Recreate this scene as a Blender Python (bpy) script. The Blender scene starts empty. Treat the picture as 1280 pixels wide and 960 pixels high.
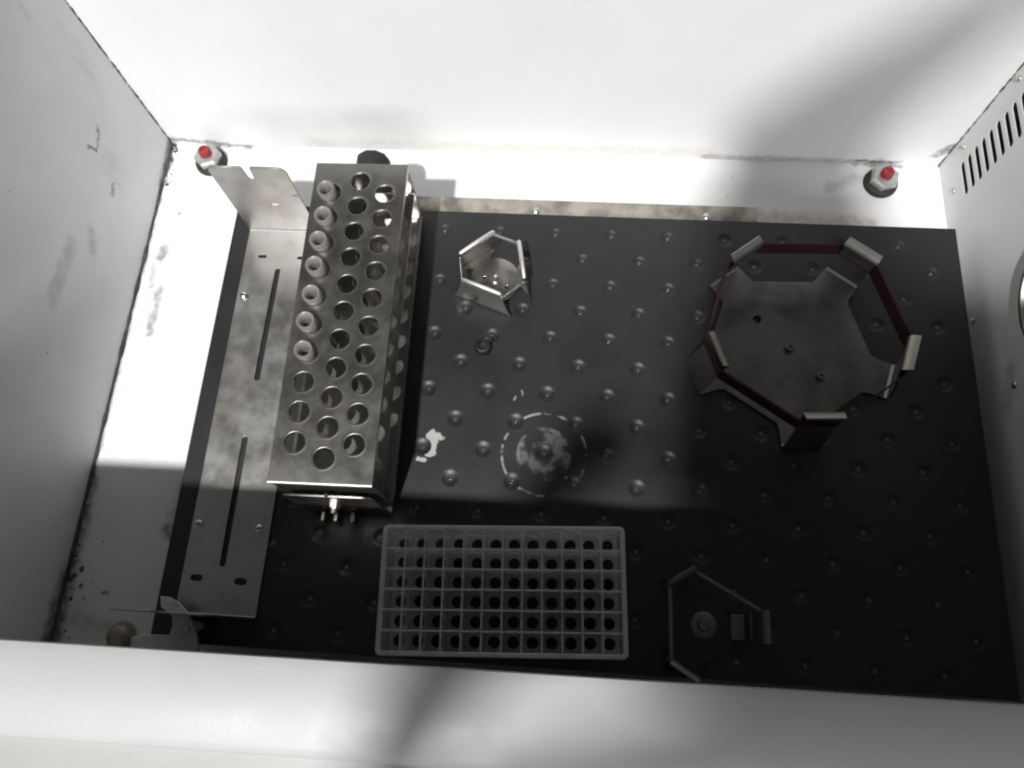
import bpy, bmesh, math, random
from mathutils import Vector, Matrix
random.seed(7)
scene = bpy.context.scene
col = scene.collection

# ---------------------------------------------------------------- camera
cam_d = bpy.data.cameras.new('camera')
cam_d.sensor_width = 36.0
cam_d.lens = 26.644
cam_d.clip_start = 0.01
cam_d.clip_end = 50
cam = bpy.data.objects.new('camera', cam_d)
col.objects.link(cam)
cam.location = (0.3570, -0.4316, 0.7112)
cam.rotation_euler = (0.3267, 0.0404, 0.0640)
scene.camera = cam

# ---------------------------------------------------------------- light
world = bpy.data.worlds.new('World')
scene.world = world
world.use_nodes = True
bg = world.node_tree.nodes['Background']
bg.inputs['Color'].default_value = (1.0, 0.998, 0.995, 1)
bg.inputs['Strength'].default_value = 0.07

LAMP = Vector((-0.13, -1.87, 3.30))
AIM = Vector((0.30, -0.15, 0.0))
ld = bpy.data.lights.new('key_light', 'SPOT')
ld.energy = 800
ld.color = (1.0, 0.995, 0.99)
ld.shadow_soft_size = 0.052
ld.spot_size = math.radians(45)
ld.spot_blend = 0.3
lo = bpy.data.objects.new('key_light', ld)
col.objects.link(lo)
lo.location = LAMP
lo.rotation_euler = (AIM - LAMP).to_track_quat('-Z', 'Y').to_euler()

# added broad soft fill from the front, lifts the back and side walls
fd = bpy.data.lights.new('fill_light', 'AREA')
fd.shape = 'RECTANGLE'; fd.size = 1.2; fd.size_y = 0.4
fd.energy = 37
fd.color = (1.0, 0.998, 0.99)
fo = bpy.data.objects.new('fill_light', fd)
col.objects.link(fo)
fo.location = (0.80, -2.45, 1.85)
fo.rotation_euler = (Vector((0.5, 0.1, 0.1)) - fo.location).to_track_quat('-Z', 'Y').to_euler()

scene.view_settings.view_transform = 'Standard'
scene.view_settings.look = 'None'
scene.view_settings.exposure = 0.0
scene.view_settings.gamma = 1.0
scene.view_settings.use_curve_mapping = False
scene.render.engine = 'CYCLES'
scene.cycles.filter_width = 2.2
scene.render.resolution_x = 1024
scene.render.resolution_y = 768

# ---------------------------------------------------------------- node helper
class NT:
    def __init__(s, name):
        s.m = bpy.data.materials.new(name)
        s.m.use_nodes = True
        s.t = s.m.node_tree
        s.b = s.t.nodes['Principled BSDF']
        s.out = s.t.nodes['Material Output']
        s._p = None
    def n(s, kind): return s.t.nodes.new(kind)
    def put(s, sock, val):
        if isinstance(val, bpy.types.NodeSocket): s.t.links.new(val, sock)
        else: sock.default_value = val
    def pos(s):
        if s._p is None:
            s._p = s.n('ShaderNodeTexCoord').outputs['Object']
        return s._p
    def math(s, op, a, b=None, c=None, clamp=False):
        k = s.n('ShaderNodeMath'); k.operation = op; k.use_clamp = clamp
        s.put(k.inputs[0], a)
        if b is not None: s.put(k.inputs[1], b)
        if c is not None: s.put(k.inputs[2], c)
        return k.outputs[0]
    def vec(s, op, a, b=None, scale=None):
        k = s.n('ShaderNodeVectorMath'); k.operation = op
        s.put(k.inputs[0], a)
        if b is not None: s.put(k.inputs[1], b)
        if scale is not None: s.put(k.inputs['Scale'], scale)
        return k.outputs['Value'] if op in ('DOT_PRODUCT', 'LENGTH', 'DISTANCE') else k.outputs['Vector']
    def noise(s, scale, detail=4, rough=0.55, vec=None, stretch=None, w=0.0):
        k = s.n('ShaderNodeTexNoise')
        k.inputs['Scale'].default_value = scale
        k.inputs['Detail'].default_value = detail
        k.inputs['Roughness'].default_value = rough
        v = vec if vec is not None else s.pos()
        if stretch: v = s.vec('MULTIPLY', v, stretch)
        if w: v = s.vec('ADD', v, (w, w * 1.7, -w))
        s.put(k.inputs['Vector'], v)
        return k.outputs['Fac']
    def ramp(s, val, a, b, lo=0.0, hi=1.0):
        k = s.n('ShaderNodeMapRange'); k.interpolation_type = 'SMOOTHSTEP'
        s.put(k.inputs['Value'], val)
        k.inputs['From Min'].default_value = a; k.inputs['From Max'].default_value = b
        k.inputs['To Min'].default_value = lo; k.inputs['To Max'].default_value = hi
        return k.outputs['Result']
    def mix(s, fac, a, b):
        k = s.n('ShaderNodeMix'); k.data_type = 'RGBA'
        s.put(k.inputs[0], fac)
        for i, v in ((6, a), (7, b)):
            if isinstance(v, tuple) and len(v) == 3: v = (*v, 1)
            s.put(k.inputs[i], v)
        return k.outputs[2]
    def bump(s, h, strength, dist=0.001):
        k = s.n('ShaderNodeBump')
        k.inputs['Strength'].default_value = strength
        k.inputs['Distance'].default_value = dist
        s.put(k.inputs['Height'], h)
        s.t.links.new(k.outputs['Normal'], s.b.inputs['Normal'])
    def warped(s, scale, amt):
        k = s.n('ShaderNodeTexNoise')
        k.inputs['Scale'].default_value = scale
        k.inputs['Detail'].default_value = 3
        s.put(k.inputs['Vector'], s.pos())
        d = s.vec('SUBTRACT', k.outputs['Color'], (0.5, 0.5, 0.5))
        return s.vec('ADD', s.pos(), s.vec('SCALE', d, scale=amt))
    def capsule(s, p, a, b, r, soft):
        a = Vector(a); b = Vector(b); d = b - a
        pa = s.vec('SUBTRACT', p, tuple(a))
        if d.length < 1e-6:
            dist = s.vec('LENGTH', pa)
        else:
            t = s.math('DIVIDE', s.vec('DOT_PRODUCT', pa, tuple(d)), d.length_squared, clamp=True)
            k = s.n('ShaderNodeVectorMath'); k.operation = 'SCALE'
            k.inputs[0].default_value = tuple(d); s.put(k.inputs['Scale'], t)
            dist = s.vec('DISTANCE', pa, k.outputs['Vector'])
        return s.ramp(dist, r, r + soft, 1.0, 0.0)
    def set(s, **kw):
        names = dict(color='Base Color', rough='Roughness', metal='Metallic', spec='Specular IOR Level',
                     trans='Transmission Weight', ior='IOR', sss='Subsurface Weight', coat='Coat Weight', alpha='Alpha')
        for k, v in kw.items():
            if isinstance(v, tuple) and len(v) == 3: v = (*v, 1)
            s.put(s.b.inputs[names[k]], v)
        return s

def white_paint(name, marks=(), base=(0.73, 0.73, 0.727), grime=0.25, specks=0.6, tint=(0.30, 0.29, 0.27), seed=0.0):
    m = NT(name)
    c = m.mix(m.ramp(m.noise(6, 5, 0.6, w=seed), 0.35, 0.75, 0, grime), base, (0.50, 0.497, 0.49))
    # drifting smudges and scuffs
    sm = m.math('MULTIPLY', m.ramp(m.noise(14, 6, 0.65, stretch=(1, 1, 0.45), w=seed + 3), 0.60, 0.80), grime)
    c = m.mix(sm, c, tint)
    # fine black specks
    sp = m.ramp(m.noise(150, 2, 0.5, w=seed + 9), 0.735, 0.77)
    sp = m.math('MULTIPLY', sp, m.ramp(m.noise(9, 2, 0.5, w=seed + 5), 0.47, 0.6, 0, specks))
    c = m.mix(sp, c, (0.06, 0.055, 0.05))
    if marks:
        wp = m.warped(90, 0.012)
        br = m.ramp(m.noise(120, 4, 0.6, w=seed + 1), 0.30, 0.62, 0.45, 1.0)
        for a, b, r, soft, st, colr in marks:
            k = m.math('MULTIPLY', m.capsule(wp, a, b, r, soft), m.math('MULTIPLY', br, st))
            c = m.mix(k, c, colr)
    m.set(color=c, rough=m.ramp(m.noise(25, 4, w=seed), 0.3, 0.7, 0.38, 0.55), spec=0.4)
    m.bump(m.noise(420, 3, 0.5), 0.12, 0.0006)
    return m.m

def steel(name, base=(0.42, 0.41, 0.39), rough=(0.26, 0.42), stretch=(1, 1, 1), stain=0.35, seed=0.0, tan=(0.27, 0.22, 0.155)):
    m = NT(name)
    c = m.mix(m.ramp(m.noise(22, 5, 0.6, w=seed), 0.42, 0.72, 0, stain), base, tan)
    c = m.mix(m.ramp(m.noise(48, 5, 0.65, w=seed + 4), 0.55, 0.74, 0, stain), c, (0.16, 0.153, 0.145))
    r = m.ramp(m.noise(30, 5, 0.6, stretch=stretch, w=seed + 2), 0.3, 0.7, rough[0], rough[1])
    m.set(color=c, metal=1.0, rough=r)
    m.bump(m.noise(260, 3, 0.6, stretch=stretch), 0.10, 0.0006)
    return m.m

def plain(name, color, rough=0.5, metal=0.0, var=0.25, scale=60, bump=0.1, **kw):
    m = NT(name)
    dark = tuple(x * (1 - var) for x in color)
    m.set(color=m.mix(m.ramp(m.noise(scale, 4), 0.35, 0.7), color, dark), rough=rough, metal=metal, **kw)
    if bump: m.bump(m.noise(scale * 5, 3), bump, 0.0006)
    return m.m

BLK = (0.025, 0.022, 0.02); GRY = (0.16, 0.15, 0.145); TAN = (0.34, 0.27, 0.19)
XL, XR, YB, ZF, ZT = -0.1293, 0.7871, 0.1189, -0.06, 0.30
YF = -0.447            # inner top edge of the front rim

MAT = {}
MAT['left'] = white_paint('white_enamel_left', [
    ((XL, 0.043, 0.073), (XL, 0.033, 0.066), 0.0008, 0.0022, 0.8, GRY), ((XL, 0.033, 0.066), (XL, 0.020, 0.064), 0.0008, 0.0022, 0.9, GRY),
    ((XL, 0.020, 0.064), (XL, 0.013, 0.077), 0.0010, 0.0022, 0.9, GRY), ((XL, 0.002, 0.024), (XL, -0.006, 0.022), 0.0015, 0.003, 0.7, GRY),
    ((XL, -0.09, 0.062), (XL, -0.15, 0.068), 0.002, 0.012, 0.35, GRY), ((XL, -0.06, 0.04), (XL, -0.08, 0.03), 0.001, 0.010, 0.35, GRY),
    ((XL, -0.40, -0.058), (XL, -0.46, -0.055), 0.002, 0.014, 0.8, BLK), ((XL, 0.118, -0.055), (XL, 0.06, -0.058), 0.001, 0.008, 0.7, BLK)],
    seed=1.0, grime=0.3)
MAT['back'] = white_paint('white_enamel_back', [
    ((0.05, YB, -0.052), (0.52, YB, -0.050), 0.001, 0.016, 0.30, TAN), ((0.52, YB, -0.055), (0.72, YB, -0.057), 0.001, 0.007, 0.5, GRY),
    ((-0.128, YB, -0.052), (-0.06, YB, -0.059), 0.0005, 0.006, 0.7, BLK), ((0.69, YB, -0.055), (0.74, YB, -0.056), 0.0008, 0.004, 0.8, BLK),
    ((0.774, YB, -0.04), (0.785, YB, -0.025), 0.002, 0.006, 0.8, GRY)], seed=4.0, grime=0.16, specks=0.2)
MAT['right'] = white_paint('white_enamel_right', [
    ((XR, 0.02, -0.05), (XR, -0.02, -0.055), 0.002, 0.01, 0.25, GRY), ((XR, -0.16, 0.012), (XR, -0.19, 0.0), 0.002, 0.012, 0.4, GRY)],
    seed=7.0, base=(0.68, 0.68, 0.677))
MAT['floor'] = white_paint('white_enamel_floor', [
    ((-0.1073, -0.028, ZF), (-0.109, -0.036, ZF), 0.003, 0.006, 0.85, GRY), ((-0.102, -0.080, ZF), (-0.102, -0.135, ZF), 0.001, 0.006, 0.7, GRY),
    ((-0.116, -0.05, ZF), (-0.114, -0.075, ZF), 0.0008, 0.004, 0.4, GRY),
    ((-0.1277, -0.400, ZF), (-0.1255, -0.404, ZF), 0.0025, 0.003, 0.9, BLK), ((-0.1123, -0.411, ZF), (-0.1123, -0.411, ZF), 0.002, 0.002, 0.9, BLK),
    ((-0.0857, -0.4142, ZF), (-0.0857, -0.4142, ZF), 0.002, 0.002, 0.9, BLK), ((-0.0347, -0.3465, ZF), (-0.030, -0.352, ZF), 0.002, 0.005, 0.7, GRY),
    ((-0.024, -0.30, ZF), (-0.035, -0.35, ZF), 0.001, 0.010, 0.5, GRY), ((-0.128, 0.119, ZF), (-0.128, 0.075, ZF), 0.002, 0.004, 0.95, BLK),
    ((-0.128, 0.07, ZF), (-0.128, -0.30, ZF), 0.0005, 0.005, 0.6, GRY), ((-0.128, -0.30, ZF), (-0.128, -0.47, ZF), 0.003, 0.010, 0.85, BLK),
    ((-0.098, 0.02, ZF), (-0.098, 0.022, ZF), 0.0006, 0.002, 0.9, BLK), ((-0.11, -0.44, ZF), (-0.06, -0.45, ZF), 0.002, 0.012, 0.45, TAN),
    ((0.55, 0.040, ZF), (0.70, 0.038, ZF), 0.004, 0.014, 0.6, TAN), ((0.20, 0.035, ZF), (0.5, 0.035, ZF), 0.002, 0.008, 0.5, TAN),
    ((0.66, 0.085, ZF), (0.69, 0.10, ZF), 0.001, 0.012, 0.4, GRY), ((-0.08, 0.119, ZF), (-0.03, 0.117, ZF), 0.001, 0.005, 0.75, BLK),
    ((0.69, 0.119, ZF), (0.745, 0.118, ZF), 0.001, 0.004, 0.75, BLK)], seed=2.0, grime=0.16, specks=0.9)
MAT['rim'] = white_paint('white_enamel_rim_dimmed', [((0.262, -0.492, 0.29), (0.275, -0.493, 0.29), 0.0005, 0.003, 0.5, GRY)],
                         base=(0.335, 0.335, 0.333), seed=11.0, grime=0.10, specks=0.15)  # same enamel as the walls, darkened to offset the strong light on it
MAT['ledge'] = white_paint('shaded_ledge_paint', base=(0.29, 0.288, 0.283), seed=15.0, grime=0.2, specks=0.3)  # greyer base stands in for the step catching less light than the rim
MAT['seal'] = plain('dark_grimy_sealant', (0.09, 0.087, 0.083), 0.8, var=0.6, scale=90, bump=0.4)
MAT['dark'] = plain('matt_black_gap', (0.012, 0.012, 0.016), 0.85)
MAT['slotback'] = plain('dark_blue_duct', (0.010, 0.010, 0.022), 0.6)
MAT['steel'] = steel('stainless_sheet', seed=1.0)
MAT['bracket'] = steel('stainless_bracket', base=(0.44, 0.432, 0.42), rough=(0.34, 0.5), seed=5.0, stain=0.28)
MAT['rack'] = steel('stainless_rack', base=(0.38, 0.37, 0.35), rough=(0.26, 0.38), seed=8.0, stain=0.3)
MAT['clamp'] = steel('bright_clamp_steel', base=(0.62, 0.60, 0.56), rough=(0.16, 0.3), seed=3.0, stain=0.3)
MAT['bigclamp'] = steel('dull_clamp_steel', base=(0.20, 0.197, 0.193), rough=(0.45, 0.6), seed=6.0, stain=0.7, tan=(0.085, 0.082, 0.078))
MAT['bigarm'] = steel('lit_clamp_arm', base=(0.34, 0.333, 0.322), rough=(0.36, 0.5), seed=9.0, stain=0.4)  # arms paler than their base plate, paints the light they catch
MAT['dullclamp'] = steel('dark_dull_steel', base=(0.21, 0.20, 0.207), rough=(0.45, 0.6), seed=13.0, stain=0.4)
MAT['screw'] = plain('zinc_screw', (0.68, 0.67, 0.65), 0.25, 1.0, var=0.2, scale=300)
MAT['insert'] = plain('dark_thread_insert', (0.36, 0.355, 0.35), 0.28, 1.0, var=0.3, scale=300)
MAT['fold'] = plain('fold_highlight', (0.85, 0.84, 0.82), 0.5, 1.0, var=0.1, scale=200)  # paler than the steel it edges, paints the highlight along the folds
MAT['nut'] = plain('pale_zinc_nut', (0.50, 0.495, 0.485), 0.38, 0.7, var=0.2, scale=200)
MAT['rubber'] = plain('black_rubber', (0.018, 0.018, 0.018), 0.7, var=0.4, bump=0.3)
MAT['red'] = plain('red_plastic_cap', (0.27, 0.024, 0.032), 0.55, var=0.35, scale=150)
MAT['band'] = plain('dark_red_rubber', (0.036, 0.006, 0.009), 0.65, var=0.4, scale=80, bump=0.3)
MAT['blackpaint'] = plain('black_paint', (0.018, 0.017, 0.019), 0.4, var=0.3)
MAT['rail'] = plain('dirty_aluminium', (0.42, 0.39, 0.34), 0.5, 0.6, var=0.6, scale=35, bump=0.3)
MAT['hook'] = plain('white_nylon', (0.60, 0.595, 0.585), 0.5, var=0.2, scale=70)
MAT['tan'] = plain('tarnished_brass', (0.40, 0.35, 0.28), 0.5, 0.4, var=0.4, scale=120)

def tray_material():
    m = NT('worn_black_tray_paint')
    c = m.mix(m.ramp(m.noise(5, 5, 0.6), 0.35, 0.7), (0.011, 0.0105, 0.012), (0.007, 0.0066, 0.008))
    c = m.mix(m.ramp(m.noise(700, 2, 0.5), 0.5, 0.75, 0, 0.5), c, (0.028, 0.027, 0.0265))
    wp = m.warped(75, 0.017)
    p = wp
    br = m.ramp(m.noise(60, 4, 0.6, w=2), 0.47, 0.60)
    br2 = m.ramp(m.noise(38, 5, 0.65, w=6), 0.46, 0.56)
    cx = (0.348, -0.262, 0.0)
    d = m.vec('DISTANCE', m.pos(), cx)
    d2 = m.vec('DISTANCE', p, cx)
    def ring(dd, r, w, soft):
        return m.ramp(m.math('ABSOLUTE', m.math('SUBTRACT', dd, r)), w, w + soft, 1, 0)
    def add(mask, colr, st):
        nonlocal c
        c = m.mix(m.math('MULTIPLY', mask, st), c, colr)
    add(m.math('MULTIPLY', ring(d, 0.0405, 0.0005, 0.0012), br), (0.34, 0.33, 0.32), 0.8)
    add(m.math('MULTIPLY', ring(d, 0.0245, 0.0008, 0.002), br2), (0.22, 0.21, 0.20), 0.7)
    add(m.math('MULTIPLY', ring(d2, 0.017, 0.004, 0.006), br2), (0.17, 0.16, 0.155), 0.7)
    # chipped patches showing the pale primer
    for a, b, r, st in (((0.2385, -0.250, 0), (0.2395, -0.263, 0), 0.0062, 1), ((0.246, -0.249, 0), (0.248, -0.2495, 0), 0.002, 1), ((0.2275, -0.273, 0), (0.230, -0.2725, 0), 0.003, 1),
                        ((0.318, -0.208, 0), (0.322, -0.200, 0), 0.0010, 0.8), ((0.075, -0.37, 0), (0.10, -0.36, 0), 0.002, 0.3), ((0.372, -0.286, 0), (0.375, -0.289, 0), 0.0016, 0.7)):
        add(m.capsule(p, a, b, r, 0.0012), (0.42, 0.41, 0.40), st * 0.85)
    # long faint scratches
    sc = m.ramp(m.noise(40, 3, 0.7, stretch=(0.15, 1.8, 1)), 0.70, 0.74, 0, 0.12)
    c = m.mix(sc, c, (0.14, 0.14, 0.14))
    m.set(color=c, rough=m.ramp(m.noise(16, 5, 0.6), 0.3, 0.7, 0.44, 0.54), spec=0.56)
    m.bump(m.noise(500, 3, 0.6), 0.18, 0.0006)
    return m.m
MAT['tray'] = tray_material()

def translucent(name, color, rough, trans, alpha_like=0.0):
    m = NT(name)
    c = m.mix(m.ramp(m.noise(70, 4), 0.35, 0.7, 0, 0.5), color, tuple(x * 0.7 for x in color))
    m.set(color=c, rough=rough, sss=0.25)
    m.b.inputs['Subsurface Radius'].default_value = (0.004, 0.004, 0.004)
    m.b.inputs['Subsurface Scale'].default_value = 1.0
    t = m.n('ShaderNodeBsdfTranslucent'); m.put(t.inputs['Color'], c)
    a = m.n('ShaderNodeMixShader'); a.inputs[0].default_value = trans
    m.t.links.new(m.b.outputs[0], a.inputs[1]); m.t.links.new(t.outputs[0], a.inputs[2])
    last = a
    if alpha_like:
        tr = m.n('ShaderNodeBsdfTransparent'); b = m.n('ShaderNodeMixShader'); b.inputs[0].default_value = alpha_like
        m.t.links.new(a.outputs[0], b.inputs[1]); m.t.links.new(tr.outputs[0], b.inputs[2]); last = b
    m.t.links.new(last.outputs[0], m.out.inputs['Surface'])
    return m.m
MAT['tube'] = translucent('milky_plastic_tube', (0.30, 0.285, 0.275), 0.32, 0.35)
MAT['prack'] = translucent('frosted_grey_plastic', (0.86, 0.85, 0.84), 0.22, 0.45, 0.70)
MAT['prack_rim'] = translucent('frosted_grey_plastic_rim', (0.74, 0.73, 0.71), 0.28, 0.30, 0.12)

# ---------------------------------------------------------------- mesh helpers
def obj(name, bm, mat, parent=None, smooth=None, kind=None):
    me = bpy.data.meshes.new(name)
    bmesh.ops.recalc_face_normals(bm, faces=bm.faces)
    bm.to_mesh(me); bm.free()
    me.materials.append(MAT[mat] if isinstance(mat, str) else mat)
    if smooth is not None:
        for p in me.polygons: p.use_smooth = True
        if smooth < 180: me.set_sharp_from_angle(angle=math.radians(smooth))
    o = bpy.data.objects.new(name, me)
    col.objects.link(o)
    if parent: o.parent = parent
    if kind: o['kind'] = kind
    return o
def inst(name, src, parent, mtx):
    o = bpy.data.objects.new(name, src.data); col.objects.link(o)
    o.parent = parent; o.matrix_local = mtx
    return o
def tag(o, label, cat, group=None):
    o['label'] = label; o['category'] = cat
    if group: o['group'] = group
    return o
def thing(name, label, cat, loc=(0, 0, 0), rz=0.0, group=None):
    o = bpy.data.objects.new(name, None); col.objects.link(o)
    o.empty_display_size = 0.02
    o.location = loc; o.rotation_euler = (0, 0, rz)
    return tag(o, label, cat, group)
def box(bm, x0, x1, y0, y1, z0, z1, bev=0.0, seg=2):
    m = Matrix.Translation(((x0 + x1) / 2, (y0 + y1) / 2, (z0 + z1) / 2)) @ Matrix.Diagonal((x1 - x0, y1 - y0, z1 - z0, 1))
    r = bmesh.ops.create_cube(bm, size=1, matrix=m)
    if bev:
        es = list({e for v in r['verts'] for e in v.link_edges})
        bmesh.ops.bevel(bm, geom=es, offset=bev, segments=seg, affect='EDGES', profile=0.5)
    return bm
def nbox(*a, **k): return box(bmesh.new(), *a, **k)
def lathe(prof, n=24, bm=None, mtx=None, close=False):
    bm = bm or bmesh.new()
    rings = []
    for r, z in prof:
        if r < 1e-6: rings.append([bm.verts.new((0, 0, z))])
        else: rings.append([bm.verts.new((r * math.cos(2 * math.pi * i / n), r * math.sin(2 * math.pi * i / n), z)) for i in range(n)])
    pairs = list(zip(rings, rings[1:]))
    if close: pairs.append((rings[-1], rings[0]))
    for a, b in pairs:
        for i in range(n):
            j = (i + 1) % n
            if len(a) == 1 and len(b) == 1: continue
            if len(a) == 1: bm.faces.new((a[0], b[j], b[i]))
            elif len(b) == 1: bm.faces.new((a[i], a[j], b[0]))
            else: bm.faces.new((a[i], a[j], b[j], b[i]))
    if mtx: bmesh.ops.transform(bm, matrix=mtx, verts=[v for rg in rings for v in rg])
    return bm
def tube(pts, rad, n=10, bm=None, caps=True):
    bm = bm or bmesh.new()
    pts = [Vector(p) for p in pts]
    up = Vector((0, 0, 1)); rings = []
    for i, p in enumerate(pts):
        d = (pts[min(i + 1, len(pts) - 1)] - pts[max(i - 1, 0)]).normalized()
        s = d.cross(up)
        if s.length < 1e-3: s = d.cross(Vector((1, 0, 0)))
        s.normalize(); t = s.cross(d)
        r = rad[i] if isinstance(rad, (list, tuple)) else rad
        rings.append([bm.verts.new(p + s * r * math.cos(2 * math.pi * k / n) + t * r * math.sin(2 * math.pi * k / n)) for k in range(n)])
    for a, b in zip(rings, rings[1:]):
        for k in range(n): bm.faces.new((a[k], a[(k + 1) % n], b[(k + 1) % n], b[k]))
    if caps: bm.faces.new(rings[0][::-1]); bm.faces.new(rings[-1])
    return bm
def circle(cx, cy, r, n=24): return [(cx + r * math.cos(2 * math.pi * i / n), cy + r * math.sin(2 * math.pi * i / n)) for i in range(n)]
def stadium(x0, y0, x1, y1, w, n=6):
    a = math.atan2(y1 - y0, x1 - x0); out = []
    for (cx, cy, s) in ((x1, y1, -math.pi / 2), (x0, y0, math.pi / 2)):
        for i in range(n + 1):
            t = a + s + math.pi * i / n
            out.append((cx + w / 2 * math.cos(t), cy + w / 2 * math.sin(t)))
    return out
def rrect(x0, x1, y0, y1, r, n=5):
    out = []
    for cx, cy, a in ((x1 - r, y1 - r, 0), (x0 + r, y1 - r, 90), (x0 + r, y0 + r, 180), (x1 - r, y0 + r, 270)):
        for i in range(n + 1):
            t = math.radians(a + 90 * i / n); out.append((cx + r * math.cos(t), cy + r * math.sin(t)))
    return out
def plate(outer, holes, t, bev=0.0002, mtx=None):
    """sheet of thickness t (z 0..t) with real openings, as a bmesh"""
    cu = bpy.data.curves.new('tmp', 'CURVE'); cu.dimensions = '2D'; cu.fill_mode = 'BOTH'
    cu.extrude = max(t / 2 - bev, 1e-5); cu.bevel_depth = bev; cu.bevel_resolution = 1
    for lp in [outer] + list(holes):
        s = cu.splines.new('POLY'); s.points.add(len(lp) - 1)
        for p, q in zip(s.points, lp): p.co = (q[0], q[1], 0, 1)
        s.use_cyclic_u = True
    o = bpy.data.objects.new('tmp', cu); col.objects.link(o)
    dg = bpy.context.evaluated_depsgraph_get()
    me = bpy.data.meshes.new_from_object(o.evaluated_get(dg))
    bm = bmesh.new(); bm.from_mesh(me)
    bpy.data.objects.remove(o); bpy.data.curves.remove(cu); bpy.data.meshes.remove(me)
    bmesh.ops.remove_doubles(bm, verts=bm.verts, dist=1e-6)
    bmesh.ops.transform(bm, matrix=(mtx or Matrix()) @ Matrix.Translation((0, 0, t / 2)), verts=bm.verts)
    return bm
def sheet(rows, thick, bm=None):
    """grid of points -> bent sheet with thickness"""
    bm = bm or bmesh.new()
    g = [[bm.verts.new(p) for p in r] for r in rows]
    fs = []
    for a, b in zip(g, g[1:]):
        for i in range(len(a) - 1): fs.append(bm.faces.new((a[i], a[i + 1], b[i + 1], b[i])))
    bmesh.ops.recalc_face_normals(bm, faces=fs)
    bmesh.ops.solidify(bm, geom=fs, thickness=thick)
    return bm
T = Matrix.Translation
def R(a, ax): return Matrix.Rotation(math.radians(a), 4, ax)
def frame(xa, ya, o):
    """matrix with local x -> xa, local y -> ya, origin o"""
    xa = Vector(xa); ya = Vector(ya); za = xa.cross(ya)
    return Matrix(((xa[0], ya[0], za[0], o[0]), (xa[1], ya[1], za[1], o[1]), (xa[2], ya[2], za[2], o[2]), (0, 0, 0, 1)))

# ---------------------------------------------------------------- chamber
obj('floor', nbox(XL - 0.02, XR + 0.02, -0.50, YB + 0.02, ZF - 0.01, ZF), 'floor', kind='structure')
lw = obj('wall_left', nbox(XL - 0.03, XL, -0.475, YB, ZF + 0.0002, ZT, 0.0), 'left', kind='structure')
bw = obj('wall_back', nbox(XL - 0.03, XR + 0.03, YB, YB + 0.03, ZF + 0.0004, ZT + 0.0), 'back', kind='structure')
# right wall: a sheet with louvre slots cut through and a fan opening
slots = []
for k in range(13):
    z = -0.0145 + 0.0138 * k
    slots.append((0.056 + 0.0016 * k * 0, 0.0885, z))
FC = (-0.122, 0.104)
holes = [stadium(y0, z, y1, z, 0.0074, 5) for (y0, y1, z) in slots] + [circle(FC[0], FC[1], 0.058, 48)]
rwm = frame((0, 1, 0), (0, 0, 1), (XR, 0, 0))
rw = obj('wall_right', plate([(-0.475, ZF + 0.0003), (YB - 0.0002, ZF + 0.0003), (YB - 0.0002, ZT), (-0.475, ZT)], holes, 0.0008, 0.0002, rwm), 'right', kind='structure')
obj('duct_back', nbox(XR + 0.020, XR + 0.03, -0.475, YB - 0.001, ZF, ZT), 'slotback', rw)
for (y, z) in ((0.116 - 0.006, 0.095), (0.111 - 0.004, -0.008), (0.072, -0.039), (-0.088, -0.035), (-0.176, 0.017)):
    obj('screw_head', lathe([(0.0036, 0), (0.0034, 0.0012), (0.0022, 0.0022), (0, 0.0026)], 14, mtx=T((XR, y, z)) @ R(-90, 'Y')), 'screw', rw, smooth=40)
fr = obj('fan_ring', lathe([(0.0585, 0.0), (0.0585, 0.004), (0.0560, 0.0065), (0.0525, 0.0065), (0.0505, 0.003), (0.0505, -0.012)], 56, mtx=T((XR, FC[0], FC[1])) @ R(-90, 'Y')), 'steel', rw, smooth=30)
g = bmesh.new()
for rr in (0.012, 0.024, 0.036, 0.047):
    tube([(XR - 0.002, FC[0] + rr * math.cos(t), FC[1] + rr * math.sin(t)) for t in [2 * math.pi * i / 40 for i in range(41)]], 0.0011, 6, g)
for a in range(4): tube([(XR - 0.0005, FC[0] + 0.051 * math.cos(a * math.pi / 4), FC[1] + 0.051 * math.sin(a * math.pi / 4)), (XR - 0.0005, FC[0] - 0.051 * math.cos(a * math.pi / 4), FC[1] - 0.051 * math.sin(a * math.pi / 4))], 0.0011, 6, g)
obj('fan_guard', g, 'screw', rw, smooth=60)

# front wall: one extruded profile with a broad painted rim on top, falling away to a lower step outside
prof = [(-0.478, ZF - 0.005), (-0.470, 0.10), (YF - 0.003, 0.285), (YF - 0.0005, 0.293), (YF - 0.0010, 0.2985), (YF - 0.006, ZT),
        (-0.470, 0.3003), (-0.4895, 0.2985), (-0.4925, 0.2970), (-0.4945, 0.2935), (-0.4955, 0.2880), (-0.4960, ZF - 0.005)]
bm = bmesh.new()
xs = [XL - 0.03 + (XR - XL + 0.06) * i / 24 for i in range(25)]
def rimdy(x): return -0.0028 + 0.0052 * (x + 0.13) / 0.92         # the rim is not quite square to the tray
rows = [[bm.verts.new((x, y + rimdy(x), z)) for (y, z) in prof] for x in xs]
for a, b in zip(rows, rows[1:]):
    for i in range(len(prof) - 1): bm.faces.new((a[i], a[i + 1], b[i + 1], b[i]))
    bm.faces.new((a[-1], a[0], b[0], b[-1]))
bm.faces.new(rows[0]); bm.faces.new(rows[-1][::-1])
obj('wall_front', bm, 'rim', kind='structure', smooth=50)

obj('front_ledge', nbox(XL - 0.03, XR + 0.03, -0.60, -0.4925, ZF - 0.004, 0.2885, 0.0), 'ledge', kind='structure')
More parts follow.
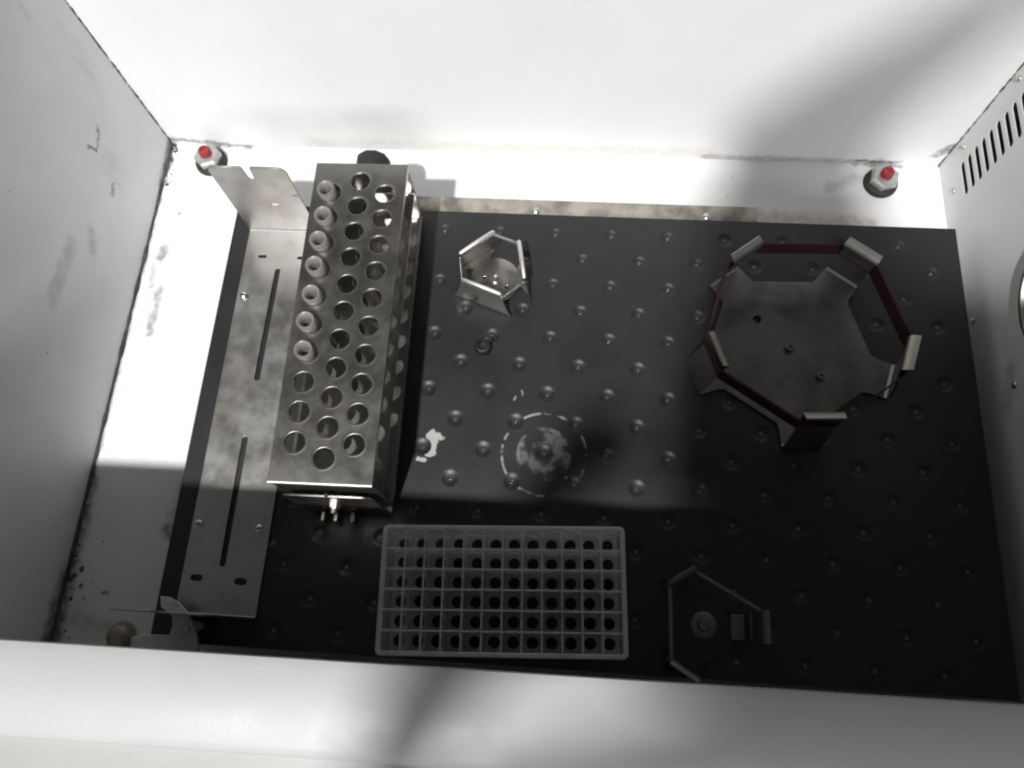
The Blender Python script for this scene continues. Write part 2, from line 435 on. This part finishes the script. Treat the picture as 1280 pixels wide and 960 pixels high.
# uneven sealant beads; the upright one at back left stands for corner shade
def bead(pts, r0, parent, n=60):
    a, b = Vector(pts[0]), Vector(pts[1])
    P = []; rr = []
    for i in range(n + 1):
        P.append(a.lerp(b, i / n) + Vector((random.gauss(0, .0003), random.gauss(0, .0003), random.gauss(0, .0003))))
        rr.append(r0 * (0.75 + 0.5 * random.random()))
    obj('sealant_shade_bead', tube(P, rr, 7), 'seal', parent, smooth=60)
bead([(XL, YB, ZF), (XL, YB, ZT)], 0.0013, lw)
bead([(XL, YB - 0.002, ZF), (XL, -0.47, ZF)], 0.0030, lw)
bead([(XR - 0.0002, YB - 0.0002, ZF), (XR - 0.0002, YB - 0.0002, ZT)], 0.0011, bw)
bm = bmesh.new()
for i in range(26):
    x, y = -0.1255 + random.random() * 0.006, YB - 0.004 - random.random() ** 2 * 0.06
    if i > 14: x, y = -0.124 + random.random() ** 2 * 0.03, -0.36 - random.random() * 0.10
    r = 0.0008 + random.random() * 0.0016
    lathe([(r, 0), (r * 0.8, r * 0.5), (0, r * 0.7)], 6, bm, T((x, y, ZF)) @ Matrix.Diagonal((1, 0.6 + random.random(), 1, 1)))
o = obj('grime_crumbs', bm, 'seal', kind='stuff'); tag(o, 'black crumbs of grime scattered along the left corner of the floor', 'grime')

# ---------------------------------------------------------------- shaker tray
TW, TD = 0.762, 0.4545
tray = thing('shaker_tray', 'black painted metal shaker tray with rows of threaded dimples', 'tray', (TW / 2, -TD / 2, ZF))
def P(o): o.parent = tray; o.matrix_parent_inverse = Matrix.Translation((-TW / 2, TD / 2, -ZF)); return o
gx, gy, gp = 0.2302, -0.0234, 0.02965
HR = 0.0088
skip = lambda x, y: x < 0.099 and -0.435 < y < -0.028
sites = []
bm = bmesh.new()
def quad(x0, x1, y0, y1):
    if x1 - x0 > 1e-6 and y1 - y0 > 1e-6: bm.faces.new([bm.verts.new(q) for q in ((x0, y0, 0), (x1, y0, 0), (x1, y1, 0), (x0, y1, 0))])
NS = 24
def brick(x0, x1, y0, y1, cx, cy):
    angs = [2 * math.pi * i / NS for i in range(NS)]
    for cr in ((x0, y0), (x1, y0), (x1, y1), (x0, y1)): angs.append(math.atan2(cr[1] - cy, cr[0] - cx) % (2 * math.pi))
    angs = sorted(set(round(a, 6) for a in angs))
    O = []; I = []
    for a in angs:
        c, s = math.cos(a), math.sin(a)
        tx = ((x1 - cx) if c > 0 else (x0 - cx)) / c if abs(c) > 1e-9 else 1e9
        ty = ((y1 - cy) if s > 0 else (y0 - cy)) / s if abs(s) > 1e-9 else 1e9
        t = min(tx, ty)
        O.append(bm.verts.new((cx + c * t, cy + s * t, 0))); I.append(bm.verts.new((cx + c * HR, cy + s * HR, 0)))
    n = len(angs)
    for i in range(n): bm.faces.new((O[i], O[(i + 1) % n], I[(i + 1) % n], I[i]))
ytop = gy + gp / 2
quad(0, TW, ytop, 0)
NJ = 14
for j in range(NJ + 1):
    cy = gy - gp * j
    y1, y0 = cy + gp / 2, cy - gp / 2
    xcur = 0.0
    i = -7 if j % 2 else -6
    while True:
        cx = gx + 0.0295 * i
        if cx + 0.0295 > TW + 0.012: break
        a, b = cx - 0.0295, min(cx + 0.0295, TW)
        a = max(a, xcur)
        if y0 - 0.0 < -TD + 0.001 or cx - a < HR + 0.002 or b - cx < HR + 0.002 or skip(cx, cy):
            quad(xcur, b, max(y0, -TD), y1)
        else:
            if a > xcur: quad(xcur, a, y0, y1)
            brick(a, b, y0, y1, cx, cy); sites.append((cx, cy))
        xcur = b; i += 2
    quad(xcur, TW, max(y0, -TD), y1)
quad(0, TW, -TD, gy - gp * NJ - gp / 2)
bmesh.ops.remove_doubles(bm, verts=bm.verts, dist=1e-6)
P(obj('tray_plate', bm, 'tray'))
bm = bmesh.new()
for (x0, x1, y0, y1) in ((0.0002, 0.0022, -TD, 0), (TW - 0.0022, TW - 0.0002, -TD, 0), (0.0022, TW - 0.0022, -0.0022, -0.0002), (0.0022, TW - 0.0022, -TD + 0.0002, -TD + 0.0022)):
    box(bm, x0, x1, y0, y1, -0.024, -0.0003)
P(obj('tray_flange', bm, 'blackpaint'))
P(obj('drive_base', nbox(0.08, TW - 0.08, -TD + 0.05, -0.05, ZF, -0.006, 0.004), 'blackpaint'))
# dimple with its threaded insert
dprof = [(HR + 0.0001, 0.0)] + [(HR * (1 - t), -0.0014 * (0.5 - 0.5 * math.cos(math.pi * min(1, t / 0.62)))) for t in [i / 9 for i in range(1, 8)]] + [(0.0012, -0.0014)]
dsrc = None
for (x, y) in sites:
    if dsrc is None:
        dsrc = P(obj('dimple', lathe(dprof, NS), 'tray', smooth=180)); dsrc.location = (x, y, 0)
        isrc = obj('threaded_insert', lathe([(0.0018, -0.0026), (0.0017, -0.0014), (0.0014, -0.0011), (0.0010, -0.0013), (0.0009, -0.006)], 12), 'insert', dsrc, smooth=180)
        hsrc = obj('thread_hole', lathe([(0.00095, -0.0040), (0, -0.0040)], 8), 'dark', dsrc)
    else:
        d = bpy.data.objects.new('dimple', dsrc.data); col.objects.link(d); P(d); d.location = (x, y, 0)
        inst('threaded_insert', isrc, d, Matrix()); inst('thread_hole', hsrc, d, Matrix())
# back rail under the tray's edge, and a stray standoff stud
bm = nbox(0.115, 0.5615, 0.0012, 0.0215, -0.016, -0.0052, 0.0012)
rail = P(obj('back_rail', bm, 'rail', smooth=30))
for x in (0.326, 0.508): obj('rail_screw', lathe([(0.0042, -0.0052), (0.0040, -0.003), (0.002, -0.0016), (0, -0.0013)], 14, mtx=T((x, 0.007, 0))), 'screw', rail, smooth=40)
st = thing('standoff_stud', 'small dark stud standing alone among the dimples in front of the small clamp', 'stud', (0.2815, -0.156, 0))
obj('collar', lathe([(0.0088, 0), (0.0086, 0.005), (0.0070, 0.0072), (0.0052, 0.0076), (0.0050, 0.0025), (0, 0.0020)], 20), 'tray', st, smooth=40)
obj('pin', lathe([(0.0022, 0), (0.0022, 0.006), (0.0015, 0.007), (0, 0.007)], 10, mtx=T((0.0068, 0.0075, 0))), 'rubber', st, smooth=40)

# ---------------------------------------------------------------- levelling bolts
def bolt(x, y, label, cap='red', nut='nut', tilt=0):
    t = thing('transit_bolt', label, 'bolt', (x, y, ZF), 0.3, 'bolts in the chamber floor')
    obj('rubber_foot', lathe([(0.0185, 0), (0.0192, 0.002), (0.0185, 0.006), (0.0155, 0.0085), (0.012, 0.0088)], 28), 'rubber', t, smooth=40)
    bm = lathe([(0.0, 0.0085), (0.0155, 0.0085), (0.0162, 0.0100), (0.0162, 0.0165), (0.0140, 0.0185), (0.0085, 0.0188), (0.0, 0.0188)], 6)
    obj('hex_nut', bm, nut, t, smooth=25)
    obj('cap', lathe([(0.0070, 0.0188), (0.0070, 0.0250), (0.0060, 0.0272), (0.0034, 0.0276), (0.0028, 0.0258), (0, 0.0258)], 20), cap, t, smooth=40)
bolt(-0.073, 0.092, 'red capped hex bolt on black rubber foot beside the bracket in the back left corner')
bolt(0.7175, 0.0915, 'red capped hex bolt on black rubber foot in the back right corner by the louvres')
t = thing('brass_bolt', 'tarnished brass bolt head on the floor by the white hook', 'bolt', (-0.058, -0.4545, ZF))
obj('head', lathe([(0.011, 0.002), (0.011, 0.008), (0.009, 0.0105), (0.005, 0.0115), (0, 0.0115)], 20), 'tan', t, smooth=40)
obj('washer', lathe([(0.015, 0), (0.015, 0.002), (0.010, 0.002)], 20), 'bracket', t, smooth=40)

# ---------------------------------------------------------------- empty bracket on the left
BX0, BX1, BY0, BY1, BH = 0.0195, 0.0945, -0.4295, -0.031, 0.116
bc = ((BX0 + BX1) / 2, (BY0 + BY1) / 2)
br = thing('rack_bracket', 'empty long stainless bracket with slots and upturned notched end', 'bracket', (bc[0], bc[1], 0.0006))
L = lambda x, y: (x - bc[0], y - bc[1])
def LS(x0, y0, x1, y1, w, n=6): return stadium(*L(x0, y0), *L(x1, y1), w, n)
holes = [LS(0.0575, -0.080, 0.0562, -0.200, 0.0062), LS(0.0552, -0.2635, 0.0555, -0.383, 0.0062),
         LS(0.0305, -0.397, 0.036, -0.397, 0.0068), LS(0.0725, -0.398, 0.078, -0.398, 0.0068),
         LS(0.0355, -0.0637, 0.041, -0.0637, 0.0045), LS(0.078, -0.0637, 0.0835, -0.0637, 0.0045), circle(*L(0.0305, -0.1105), 0.0018, 10)]
obj('base_plate', plate(rrect(BX0 - bc[0], BX1 - bc[0], BY0 - bc[1] + 0.0022, BY1 - bc[1] - 0.0022, 0.0008, 2), holes, 0.0016, 0.0003), 'bracket', br)
def endplate(hs, y, sgn, parent, mat, w=0.075, hgt=BH, notch=True):
    hw = w / 2
    o_ = [(hw, 0.0024), (hw, hgt - 0.008)] + [(hw - 0.008 + 0.008 * math.cos(a), hgt - 0.008 + 0.008 * math.sin(a)) for a in [math.radians(d) for d in (30, 60, 90)]]
    if notch: o_ += [(0.0050, hgt), (0.0040, hgt - 0.002), (0.0030, hgt - 0.018), (0, hgt - 0.0205), (-0.0030, hgt - 0.018), (-0.0040, hgt - 0.002), (-0.0050, hgt)]
    o_ += [(-hw + 0.008 + 0.008 * math.cos(a), hgt - 0.008 + 0.008 * math.sin(a)) for a in [math.radians(d) for d in (90, 120, 150)]] + [(-hw, hgt - 0.008), (-hw, 0.0024)]
    bm = plate(o_, hs, 0.0016, 0.0003, frame((1, 0, 0), (0, 0, 1), (0, y + 0.0008, 0)))
    # rounded bend into the base
    rows = []
    for k in range(6):
        a = math.radians(90 * k / 5)
        rows.append([(x, y - sgn * 0.0024 + sgn * 0.0024 * math.sin(a), 0.0024 - 0.0016 * math.cos(a)) for x in (-hw, hw)])
    sheet(rows, 0.0012, bm)
    return obj('end_plate', bm, mat, parent)
endplate([stadium(0.005, 0.052, 0.0095, 0.052, 0.005), circle(0.0345, 0.071, 0.003, 14)], BY1 - bc[1], 1, br, 'bracket')
endplate([stadium(0.005, 0.052, 0.0095, 0.052, 0.005), circle(0.0345, 0.071, 0.003, 14)], BY0 - bc[1], -1, br, 'bracket')
def panhead(parent, x, y, z, r=0.0042, mat='screw', mtx=None):
    o = obj('screw', lathe([(r * 1.25, 0), (r * 1.25, 0.0007), (r, 0.0008), (r * 0.95, 0.0022), (r * 0.6, 0.0032), (0, 0.0034)], 16, mtx=T((x, y, z))), mat, parent, smooth=40)
    obj('drive_slot', nbox(x - r * 0.7, x + r * 0.7, y - 0.0005, y + 0.0005, z + 0.0030, z + 0.0038), 'dark', o)
for (x, y) in ((0.0262, -0.3481), (0.0847, -0.3491), (0.0265, -0.1105)):
    panhead(br, *L(x, y), 0.0016, 0.0038)

# ---------------------------------------------------------------- tube rack in its cradle
RZ = math.radians(0.7)
RX, RY0, RY1, RT = 0.1672, -0.3225, -0.0195, 0.1105
rkc = (RX, (RY0 + RY1) / 2)
cr = thing('rack_cradle', 'stainless cradle holding up the tube rack by its pivot bolts', 'cradle', (rkc[0], rkc[1], 0.0006), RZ)
FYL, BYL = -0.3290 - rkc[1], -0.0075 - rkc[1]
obj('base_plate', plate(rrect(-0.0385, 0.0385, FYL + 0.0022, BYL - 0.0022, 0.001, 2), [stadium(0, -0.10, 0, -0.02, 0.006), stadium(0, 0.03, 0, 0.11, 0.006)], 0.0016, 0.0003), 'steel', cr)
endplate([circle(0, 0.060, 0.004, 14)], FYL, -1, cr, 'steel', 0.077, 0.088, False)
endplate([circle(0, 0.060, 0.004, 14)], BYL, 1, cr, 'steel', 0.077, 0.088, False)
kb = obj('clamping_knob', lathe([(0, 0.0), (0.007, 0.0), (0.009, 0.004), (0.0165, 0.010), (0.0175, 0.014), (0.0175, 0.024), (0.0155, 0.0275), (0, 0.0285)], 10,
         mtx=T((-0.004, BYL + 0.0012, 0.060)) @ R(-90, 'X')), 'rubber', cr, smooth=35)
obj('knob_stud', lathe([(0.003, -0.012), (0.003, 0.004)], 10, mtx=T((-0.004, BYL + 0.0012, 0.060)) @ R(-90, 'X')), 'screw', kb)
pv = obj('pivot_bolt', lathe([(0, 0.0), (0.0055, 0.0), (0.0055, 0.004), (0.003, 0.0045), (0.003, 0.009), (0, 0.0095)], 6, mtx=T((0.0005, FYL - 0.0012, 0.060)) @ R(90, 'X')), 'screw', cr, smooth=30)
obj('red_paint_dab', lathe([(0.0019, 0), (0.0017, 0.0008), (0, 0.0012)], 10, mtx=T((0.0005, FYL + 0.0006, 0.0882))), 'band', cr, smooth=60)
for (dx, w_) in ((-0.022, 0.003), (-0.010, 0.0034), (0.006, 0.0038)):
    obj('foot_clip', nbox(dx - w_ / 2, dx + w_ / 2, FYL - 0.0105, FYL - 0.0018, 0.0016, 0.012 + w_, 0.0006), 'steel', cr)

rk = thing('tube_rack', 'stainless test tube rack with three staggered columns of round holes', 'rack', (rkc[0], rkc[1], 0.0012), RZ)
HW, HL = 0.0430, (RY1 - RY0) / 2
mid = [(0.0006, -0.0385 - 0.02632 * k - rkc[1]) for k in range(11)]
rgt = [(0.0246, -0.0512 - 0.02645 * k - rkc[1]) for k in range(10)]
lft = [(-0.0254, -0.0512 - 0.02645 * k - rkc[1]) for k in range(10)]
hol = [circle(x, y, 0.0092, 28) for x, y in mid + rgt + lft]
top = obj('top_plate', plate(rrect(-HW, HW, -HL, HL, 0.001, 2), hol, 0.0013, 0.0004, T((0, 0, RT - 0.0013 - 0.0012))), 'rack', rk)
obj('front_fold', tube([(-HW, -HL - 0.0003, RT - 0.0021), (HW, -HL - 0.0003, RT - 0.0021)], 0.0013, 10), 'fold', top, smooth=60)
# rolled collars round the holes
csrc = None
for x, y in mid + rgt + lft:
    if csrc is None:
        csrc = obj('hole_collar', lathe([(0.0090, -0.0022), (0.0090, 0.0000), (0.0092, 0.00014), (0.0100, 0.00012), (0.0108, 0.0)], 28), 'rack', top, smooth=180)
        csrc.location = (x, y, RT - 0.0012)
    else: inst('hole_collar', csrc, top, T((x, y, RT - 0.0012)))
for nm, z in (('middle_plate', 0.062),):
    obj(nm, plate(rrect(-HW + 0.001, HW - 0.001, -HL + 0.002, HL - 0.002, 0.001, 2), hol, 0.0012, 0.0003, T((0, 0, z))), 'rack', rk)
obj('bottom_plate', plate(rrect(-HW + 0.001, HW - 0.001, -HL + 0.002, HL - 0.002, 0.001, 2), [circle(x, y, 0.003, 10) for x, y in mid + rgt + lft], 0.0012, 0.0003, T((0, 0, 0.014))), 'rack', rk)
for sg in (-1, 1):
    obj('end_panel', nbox(-HW + 0.0005, HW - 0.0005, sg * HL - 0.0012 * (sg > 0), sg * HL + 0.0012 * (sg < 0), 0.0135, RT - 0.0027, 0.0003), 'rack', rk)
    obj('side_lip', nbox(sg * HW - 0.0012 * (sg > 0), sg * HW + 0.0012 * (sg < 0), -HL + 0.0014, HL - 0.0014, RT - 0.0085, RT - 0.0027, 0.0004), 'rack', rk)
    obj('side_lip', nbox(sg * HW - 0.0022 * (sg > 0), sg * HW + 0.0022 * (sg < 0), -HL + 0.0014, HL - 0.0014, 0.0136, 0.022, 0.0004), 'rack', rk)
# tubes standing in the left column, counted from the back
ordn = ['rearmost', 'second', 'third', 'fourth', 'middle', 'next to last', 'frontmost']
lab = ['rearmost milky plastic tube in the rack, nearest the black knob', 'second milky plastic tube from the back of the rack', 'third milky plastic tube from the back of the rack',
       'middle milky plastic tube of the seven in the rack', 'third milky plastic tube from the front of the tube row', 'second milky plastic tube from the front of the tube row',
       'frontmost milky plastic tube, beside the empty holes of the left column']
zc = [0.1200, 0.1190, 0.1205, 0.1210, 0.1200, 0.1205, 0.1180]
rot = Matrix.Rotation(RZ, 4, 'Z')
for k in range(7):
    hx, hy = lft[k]
    w = rot @ Vector((hx, hy, 0)) + Vector((rkc[0], rkc[1], 0))
    Ht = zc[k] - 0.017
    pr = [(0.0, 0.0), (0.0045, 0.0006), (0.0070, 0.004), (0.0074, 0.010), (0.0077, Ht - 0.014), (0.0082, Ht - 0.011), (0.0083, Ht - 0.0016), (0.0077, Ht), (0.0066, Ht - 0.0004), (0.0050, Ht - 0.0030), (0.0042, Ht - 0.007), (0.0042, 0.012), (0.0, 0.009)]
    o = obj('plastic_tube', lathe(pr, 24), 'tube', smooth=50)
    o.matrix_world = T((w.x - 0.0002, w.y, 0.0168)) @ R(-1.3 + random.uniform(-0.5, 0.5), 'Y') @ R(random.uniform(-0.5, 0.5), 'X')
    tag(o, lab[k], 'tube', 'tubes in the left column of the rack')

# ---------------------------------------------------------------- frosted plastic rack, 12 by 6 cells
pr = thing('plastic_rack', 'frosted grey plastic tube rack with twelve by six square cells', 'rack', (0.3195, -0.3935, 0.0004), math.radians(2.8))
PW, PD, PH = 0.2065, 0.1055, 0.054
NX, NY = 12, 6
bm = bmesh.new()
o_ = rrect(-PW / 2, PW / 2, -PD / 2, PD / 2, 0.004); i_ = rrect(-PW / 2 + 0.0023, PW / 2 - 0.0023, -PD / 2 + 0.0023, PD / 2 - 0.0023, 0.0025)
obj('top_rim', plate(o_, [i_], 0.0045, 0.0008, T((0, 0, PH - 0.0045))), 'prack_rim', pr)
obj('outer_shell', plate(rrect(-PW / 2 + 0.0007, PW / 2 - 0.0007, -PD / 2 + 0.0007, PD / 2 - 0.0007, 0.0035), [rrect(-PW / 2 + 0.0022, PW / 2 - 0.0022, -PD / 2 + 0.0022, PD / 2 - 0.0022, 0.0022)], PH - 0.0047, 0.0001, T((0, 0, 0))), 'prack', pr)
IX, IY = PW - 0.0052, PD - 0.0052
cx_ = IX / NX; cy_ = IY / NY
for i in range(1, NX):
    x = -IX / 2 + cx_ * i
    obj('cell_wall', nbox(x - 0.0004, x + 0.0004, -IY / 2, IY / 2, 0.0122, PH - 0.0016), 'prack', pr)
    obj('top_bar', nbox(x - 0.0006, x + 0.0006, -IY / 2 - 0.0002, IY / 2 + 0.0002, PH - 0.0015, PH - 0.0003), 'prack_rim', pr)
for j in range(1, NY):
    y = -IY / 2 + cy_ * j
    obj('cell_wall', nbox(-IX / 2, IX / 2, y - 0.0004, y + 0.0004, 0.0124, PH - 0.0018), 'prack', pr)
    obj('top_bar', nbox(-IX / 2 - 0.0002, IX / 2 + 0.0002, y - 0.0007, y + 0.0007, PH - 0.0014, PH - 0.0001), 'prack_rim', pr)
obj('cell_floor', plate([(-IX / 2, -IY / 2), (IX / 2, -IY / 2), (IX / 2, IY / 2), (-IX / 2, IY / 2)],
    [circle(-IX / 2 + cx_ * (i + 0.5), -IY / 2 + cy_ * (j + 0.5), 0.0056, 14) for i in range(NX) for j in range(NY)], 0.0018, 0.0003, T((0, 0, 0.010))), 'prack_rim', pr)

# ---------------------------------------------------------------- flask clamps
def arm(profile, widths, thick, ang, n=5):
    rows = []
    for (r, z), w in zip(profile, widths):
        row = []
        for k in range(n):
            s = -1 + 2 * k / (n - 1)
            row.append(Matrix.Rotation(math.radians(ang), 3, 'Z') @ Vector((r, s * w / 2, z)))
        rows.append(row)
    return sheet(rows, thick)
def rp(r, a, z=0.0, side=0.0):
    a = math.radians(a); return Vector((r * math.cos(a) - side * math.sin(a), r * math.sin(a) + side * math.cos(a), z))
def ribbon(pts, z0, z1, th, closed):
    """vertical strap through plan points"""
    rows = [[(p.x, p.y, z0) for p in pts], [(p.x, p.y, (z0 + z1) / 2) for p in pts], [(p.x, p.y, z1) for p in pts]]
    if closed: rows = [r + [r[0]] for r in rows]
    bm = sheet(rows, th); bmesh.ops.remove_doubles(bm, verts=bm.verts, dist=1e-6)
    return bm

# large five-armed clamp
bcx, bcy = 0.5845, -0.1427
bc5 = thing('flask_clamp', 'large five armed steel flask clamp with dark red rubber band', 'clamp', (bcx, bcy, 0.0008))
A5 = [128.5, 55.0, -17.5, -86.5, 200.5]
out = []
for a in sorted([x % 360 for x in A5]):
    for side, r in ((-0.0200, 0.076), (-0.0185, 0.082), (-0.0180, 0.0960), (0.0180, 0.0960), (0.0185, 0.082), (0.0200, 0.076)):
        q = rp(r, a, 0, side); out.append((q.x, q.y))
obj('base_plate', plate(out, [circle(0, 0, 0.0028, 12), circle(-0.030, 0.030, 0.0045, 16), circle(0.028, -0.0285, 0.0028, 12)], 0.0016, 0.0003), 'bigclamp', bc5)
prof5 = [(0.0955, 0.0008), (0.0985, 0.0016), (0.1000, 0.0045), (0.0975, 0.018), (0.0930, 0.036), (0.0885, 0.052), (0.0855, 0.0615), (0.0848, 0.0655), (0.0858, 0.0685), (0.0890, 0.0712), (0.0925, 0.0735)]
wid5 = [0.036, 0.036, 0.036, 0.0345, 0.033, 0.032, 0.0325, 0.034, 0.035, 0.035, 0.034]
for a in A5: 
    ar = obj('arm', arm(prof5, wid5, 0.0020, a), 'bigarm', bc5, smooth=50)
pts = []
for a in sorted([x % 360 for x in A5]):
    for sd in (-0.0175, -0.006, 0.006, 0.0175): pts.append(rp(0.0925, a, 0, sd))
obj('rubber_band', ribbon(pts, 0.0425, 0.0605, 0.0018, True), 'band', bc5)
def cap_screw(parent, x, y, z, r, mat, washer=0.0):
    o = obj('screw', lathe([(r, 0), (r, 0.0030), (r * 0.85, 0.0040), (r * 0.5, 0.0042), (r * 0.45, 0.0024), (0, 0.0022)], 18, mtx=T((x, y, z + (0.0012 if washer else 0)))), mat, parent, smooth=40)
    if washer: obj('washer', lathe([(washer, 0), (washer, 0.0008), (washer * 0.94, 0.0013), (r * 0.7, 0.0013)], 28, mtx=T((x, y, z))), mat, o, smooth=40)
cap_screw(bc5, 0, 0, 0.0016, 0.0045, 'bigclamp')
cap_screw(bc5, 0.028, -0.0285, 0.0016, 0.0040, 'dullclamp')

# small bright three-armed clamp near the tube rack
sc = thing('flask_clamp', 'small shiny three armed flask clamp near the tube rack', 'clamp', (0.2885, -0.0805, 0.0008)); sc.scale = (1.03, 1.03, 1.12)
A3 = [129, 11, 250]
obj('base_plate', plate(circle(0, 0, 0.0245, 36), [circle(0, 0, 0.0022, 12), circle(-0.011, 0.002, 0.0022, 12), circle(0.012, -0.008, 0.0025, 12)], 0.0013, 0.0003), 'clamp', sc)
prof3 = [(0.0230, 0.0008), (0.0295, 0.0014), (0.0308, 0.0040), (0.0302, 0.010), (0.0288, 0.019), (0.0272, 0.027), (0.0262, 0.0310), (0.0266, 0.0335), (0.0280, 0.0345), (0.0288, 0.0338)]
wid3 = [0.018, 0.040, 0.062, 0.0545, 0.048, 0.0435, 0.043, 0.043, 0.042, 0.040]
for a in A3: obj('arm', arm(prof3, wid3, 0.0010, a, 7), 'clamp', sc, smooth=50)
for a in A3:
    obj('folded_lip', tube([rp(0.0276, a, 0.0342, -0.0205), rp(0.0276, a, 0.0346, -0.019), rp(0.0276, a, 0.0348, 0.0), rp(0.0276, a, 0.0346, 0.019), rp(0.0276, a, 0.0342, 0.0205)], [0.0012, 0.0020, 0.0022, 0.0020, 0.0012], 10), 'fold', sc, smooth=60)
AS = sorted([x % 360 for x in A3])
for k in range(3):
    a, b = AS[k], AS[(k + 1) % 3]
    p0, p1 = rp(0.0285, a, 0.028, 0.0205), rp(0.0285, b, 0.028, -0.0205)
    d = (p1 - p0); s = d.normalized(); w = s.cross(Vector((0, 0, 1)))
    turns = 16
    P_ = [p0 + d * (i / (turns * 8)) + (w * math.cos(2 * math.pi * i / 8) + Vector((0, 0, 1)) * math.sin(2 * math.pi * i / 8)) * 0.0013 for i in range(turns * 8 + 1)]
    obj('tension_spring', tube(P_, 0.00035, 5), 'screw', sc, smooth=180)
cap_screw(sc, 0, 0, 0.0013, 0.0040, 'screw', 0.0062)

# dull three-armed clamp in the dark front corner
dc = thing('flask_clamp', 'dull three armed flask clamp in the shadow at the front', 'clamp', (0.4965, -0.4095, 0.0008))
A3 = [123, 239, 1]
out = []
for a in sorted(A3):
    for sd, r in ((-0.016, 0.029), (-0.0135, 0.034), (-0.0125, 0.0405), (0.0125, 0.0405), (0.0135, 0.034), (0.016, 0.029)):
        q = rp(r, a, 0, sd); out.append((q.x, q.y))
obj('base_plate', plate(out, [circle(0.021, 0.011, 0.0025, 10)], 0.0014, 0.0003), 'blackpaint', dc)
profd = [(0.0395, 0.0008), (0.0415, 0.0016), (0.0430, 0.0045), (0.0435, 0.014), (0.0435, 0.025), (0.0425, 0.033), (0.0418, 0.0365), (0.0425, 0.039), (0.0450, 0.0412), (0.0470, 0.0420)]
widd = [0.024, 0.025, 0.0255, 0.026, 0.0262, 0.0265, 0.027, 0.0272, 0.0272, 0.0265]
for a in A3: obj('arm', arm(profd, widd, 0.0020, a), 'dullclamp', dc, smooth=50)
pts = []
for a in (239, 123, 1):
    for sd in (0.0135, -0.0135): pts.append(rp(0.0446, a, 0, sd))
obj('strap', ribbon(pts, 0.0270, 0.0340, 0.0030, False), 'dullclamp', dc)
cap_screw(dc, 0, 0, 0.0014, 0.0055, 'dullclamp', 0.0115)
obj('gusset_tab', nbox(0.0235, 0.0355, -0.0105, 0.0105, 0.0014, 0.0040, 0.0006), 'dullclamp', dc)

# ---------------------------------------------------------------- white hook at the front left
oc = [(0.0129, -0.4165), (0.0205, -0.4170), (0.0289, -0.4205), (0.0370, -0.4270), (0.0451, -0.4361), (0.0510, -0.4470), (0.0545, -0.4580), (0.0555, -0.466),
      (0.0280, -0.466), (-0.0040, -0.4610), (-0.0061, -0.4522), (0.006, -0.4495), (0.0274, -0.4487), (0.0290, -0.4405), (0.0267, -0.4318), (0.0215, -0.4280), (0.0150, -0.4245)]
hk = thing('hook', 'flat white plastic hook over the front left tray corner', 'hook', (0.03, -0.445, 0.0008))
obj('blade', plate([(x - 0.03, y + 0.445) for x, y in oc], [], 0.0035, 0.0008, T((0, 0, 0.0162))), 'hook', hk)
obj('post', lathe([(0.0045, 0), (0.0045, 0.0165), (0.0052, 0.0165)], 14, mtx=T((0.013, 0.006, 0))), 'hook', hk, smooth=40)
obj('rivet', lathe([(0.0042, 0.0196), (0.0035, 0.0208), (0, 0.0211)], 14, mtx=T((0.011, 0.003, 0))), 'bracket', hk, smooth=40)

# ---------------------------------------------------------------- added lamp casing and flags, out of view, cast the photographer's shadow
ax = (AIM - LAMP).normalized(); uu = ax.cross(Vector((0, 0, 1))).normalized(); vv = uu.cross(ax)
wl = thing('shadow_flag_rig', 'added black lamp casing with unseen flag panels that cast the right-hand shadow', 'lamp', LAMP)
DF = 2.3
fm = Matrix(((uu.x, vv.x, -ax.x, 0), (uu.y, vv.y, -ax.y, 0), (uu.z, vv.z, -ax.z, 0), (0, 0, 0, 1)))
obj('housing', lathe([(0.0, 0.12), (0.06, 0.12), (0.09, 0.08), (0.10, -0.04), (0.098, -0.04), (0.088, 0.078), (0.058, 0.115), (0, 0.115)], 24, mtx=fm), 'blackpaint', wl, smooth=40)
flag1 = [(.300, -.62, .3), (.322, -.484, .3), (.445, -.452, .3), (.455, -.30, 0), (.478, -.159, 0), (.500, -.097, 0), (.496, -.005, 0), (.535, .084, -.06), (.535, .119, -.005), (.597, .119, .081), (.678, .119, .178), (.80, .119, .32),
         (.88, .119, .30), (.755, .119, .162), (.730, .119, .08), (.700, .119, -.038), (.704, .081, -.06), (.693, -.006, 0), (.72, -.06, 0), (1.3, -.1, 0), (1.3, -.9, 0), (.60, -.9, .3)]
flag2 = [(.262, -.58, .3), (.296, -.58, .3), (.306, -.50, .3), (.335, -.449, .3), (.445, -.260, 0), (.430, -.215, 0), (.370, -.215, 0), (.350, -.25, 0), (.275, -.455, .3), (.262, -.50, .3)]
def onflag(p):
    d = Vector(p) - LAMP; t = DF / d.dot(ax)
    return (d.dot(uu) * t, d.dot(vv) * t)
for fl in (flag1, flag2):
    obj('shadow_flag', plate([onflag(q) for q in fl], [], 0.003, 0.0, fm @ T((0, 0, -DF))), 'blackpaint', wl)
e1 = Vector(onflag((1.25, -.5, 0))); e2 = Vector(onflag((.31, -.535, .3)))
bm = tube([uu * 0.095, uu * e1.x * 0.7 + ax * DF * 0.5, uu * e1.x + vv * e1.y + ax * (DF - 0.002)], 0.006, 8)
tube([uu * e1.x + vv * (e1.y - 0.03) + ax * (DF - 0.004), uu * e2.x + vv * e2.y + ax * (DF - 0.004)], 0.003, 6, bm)
obj('support_arm', bm, 'blackpaint', wl)
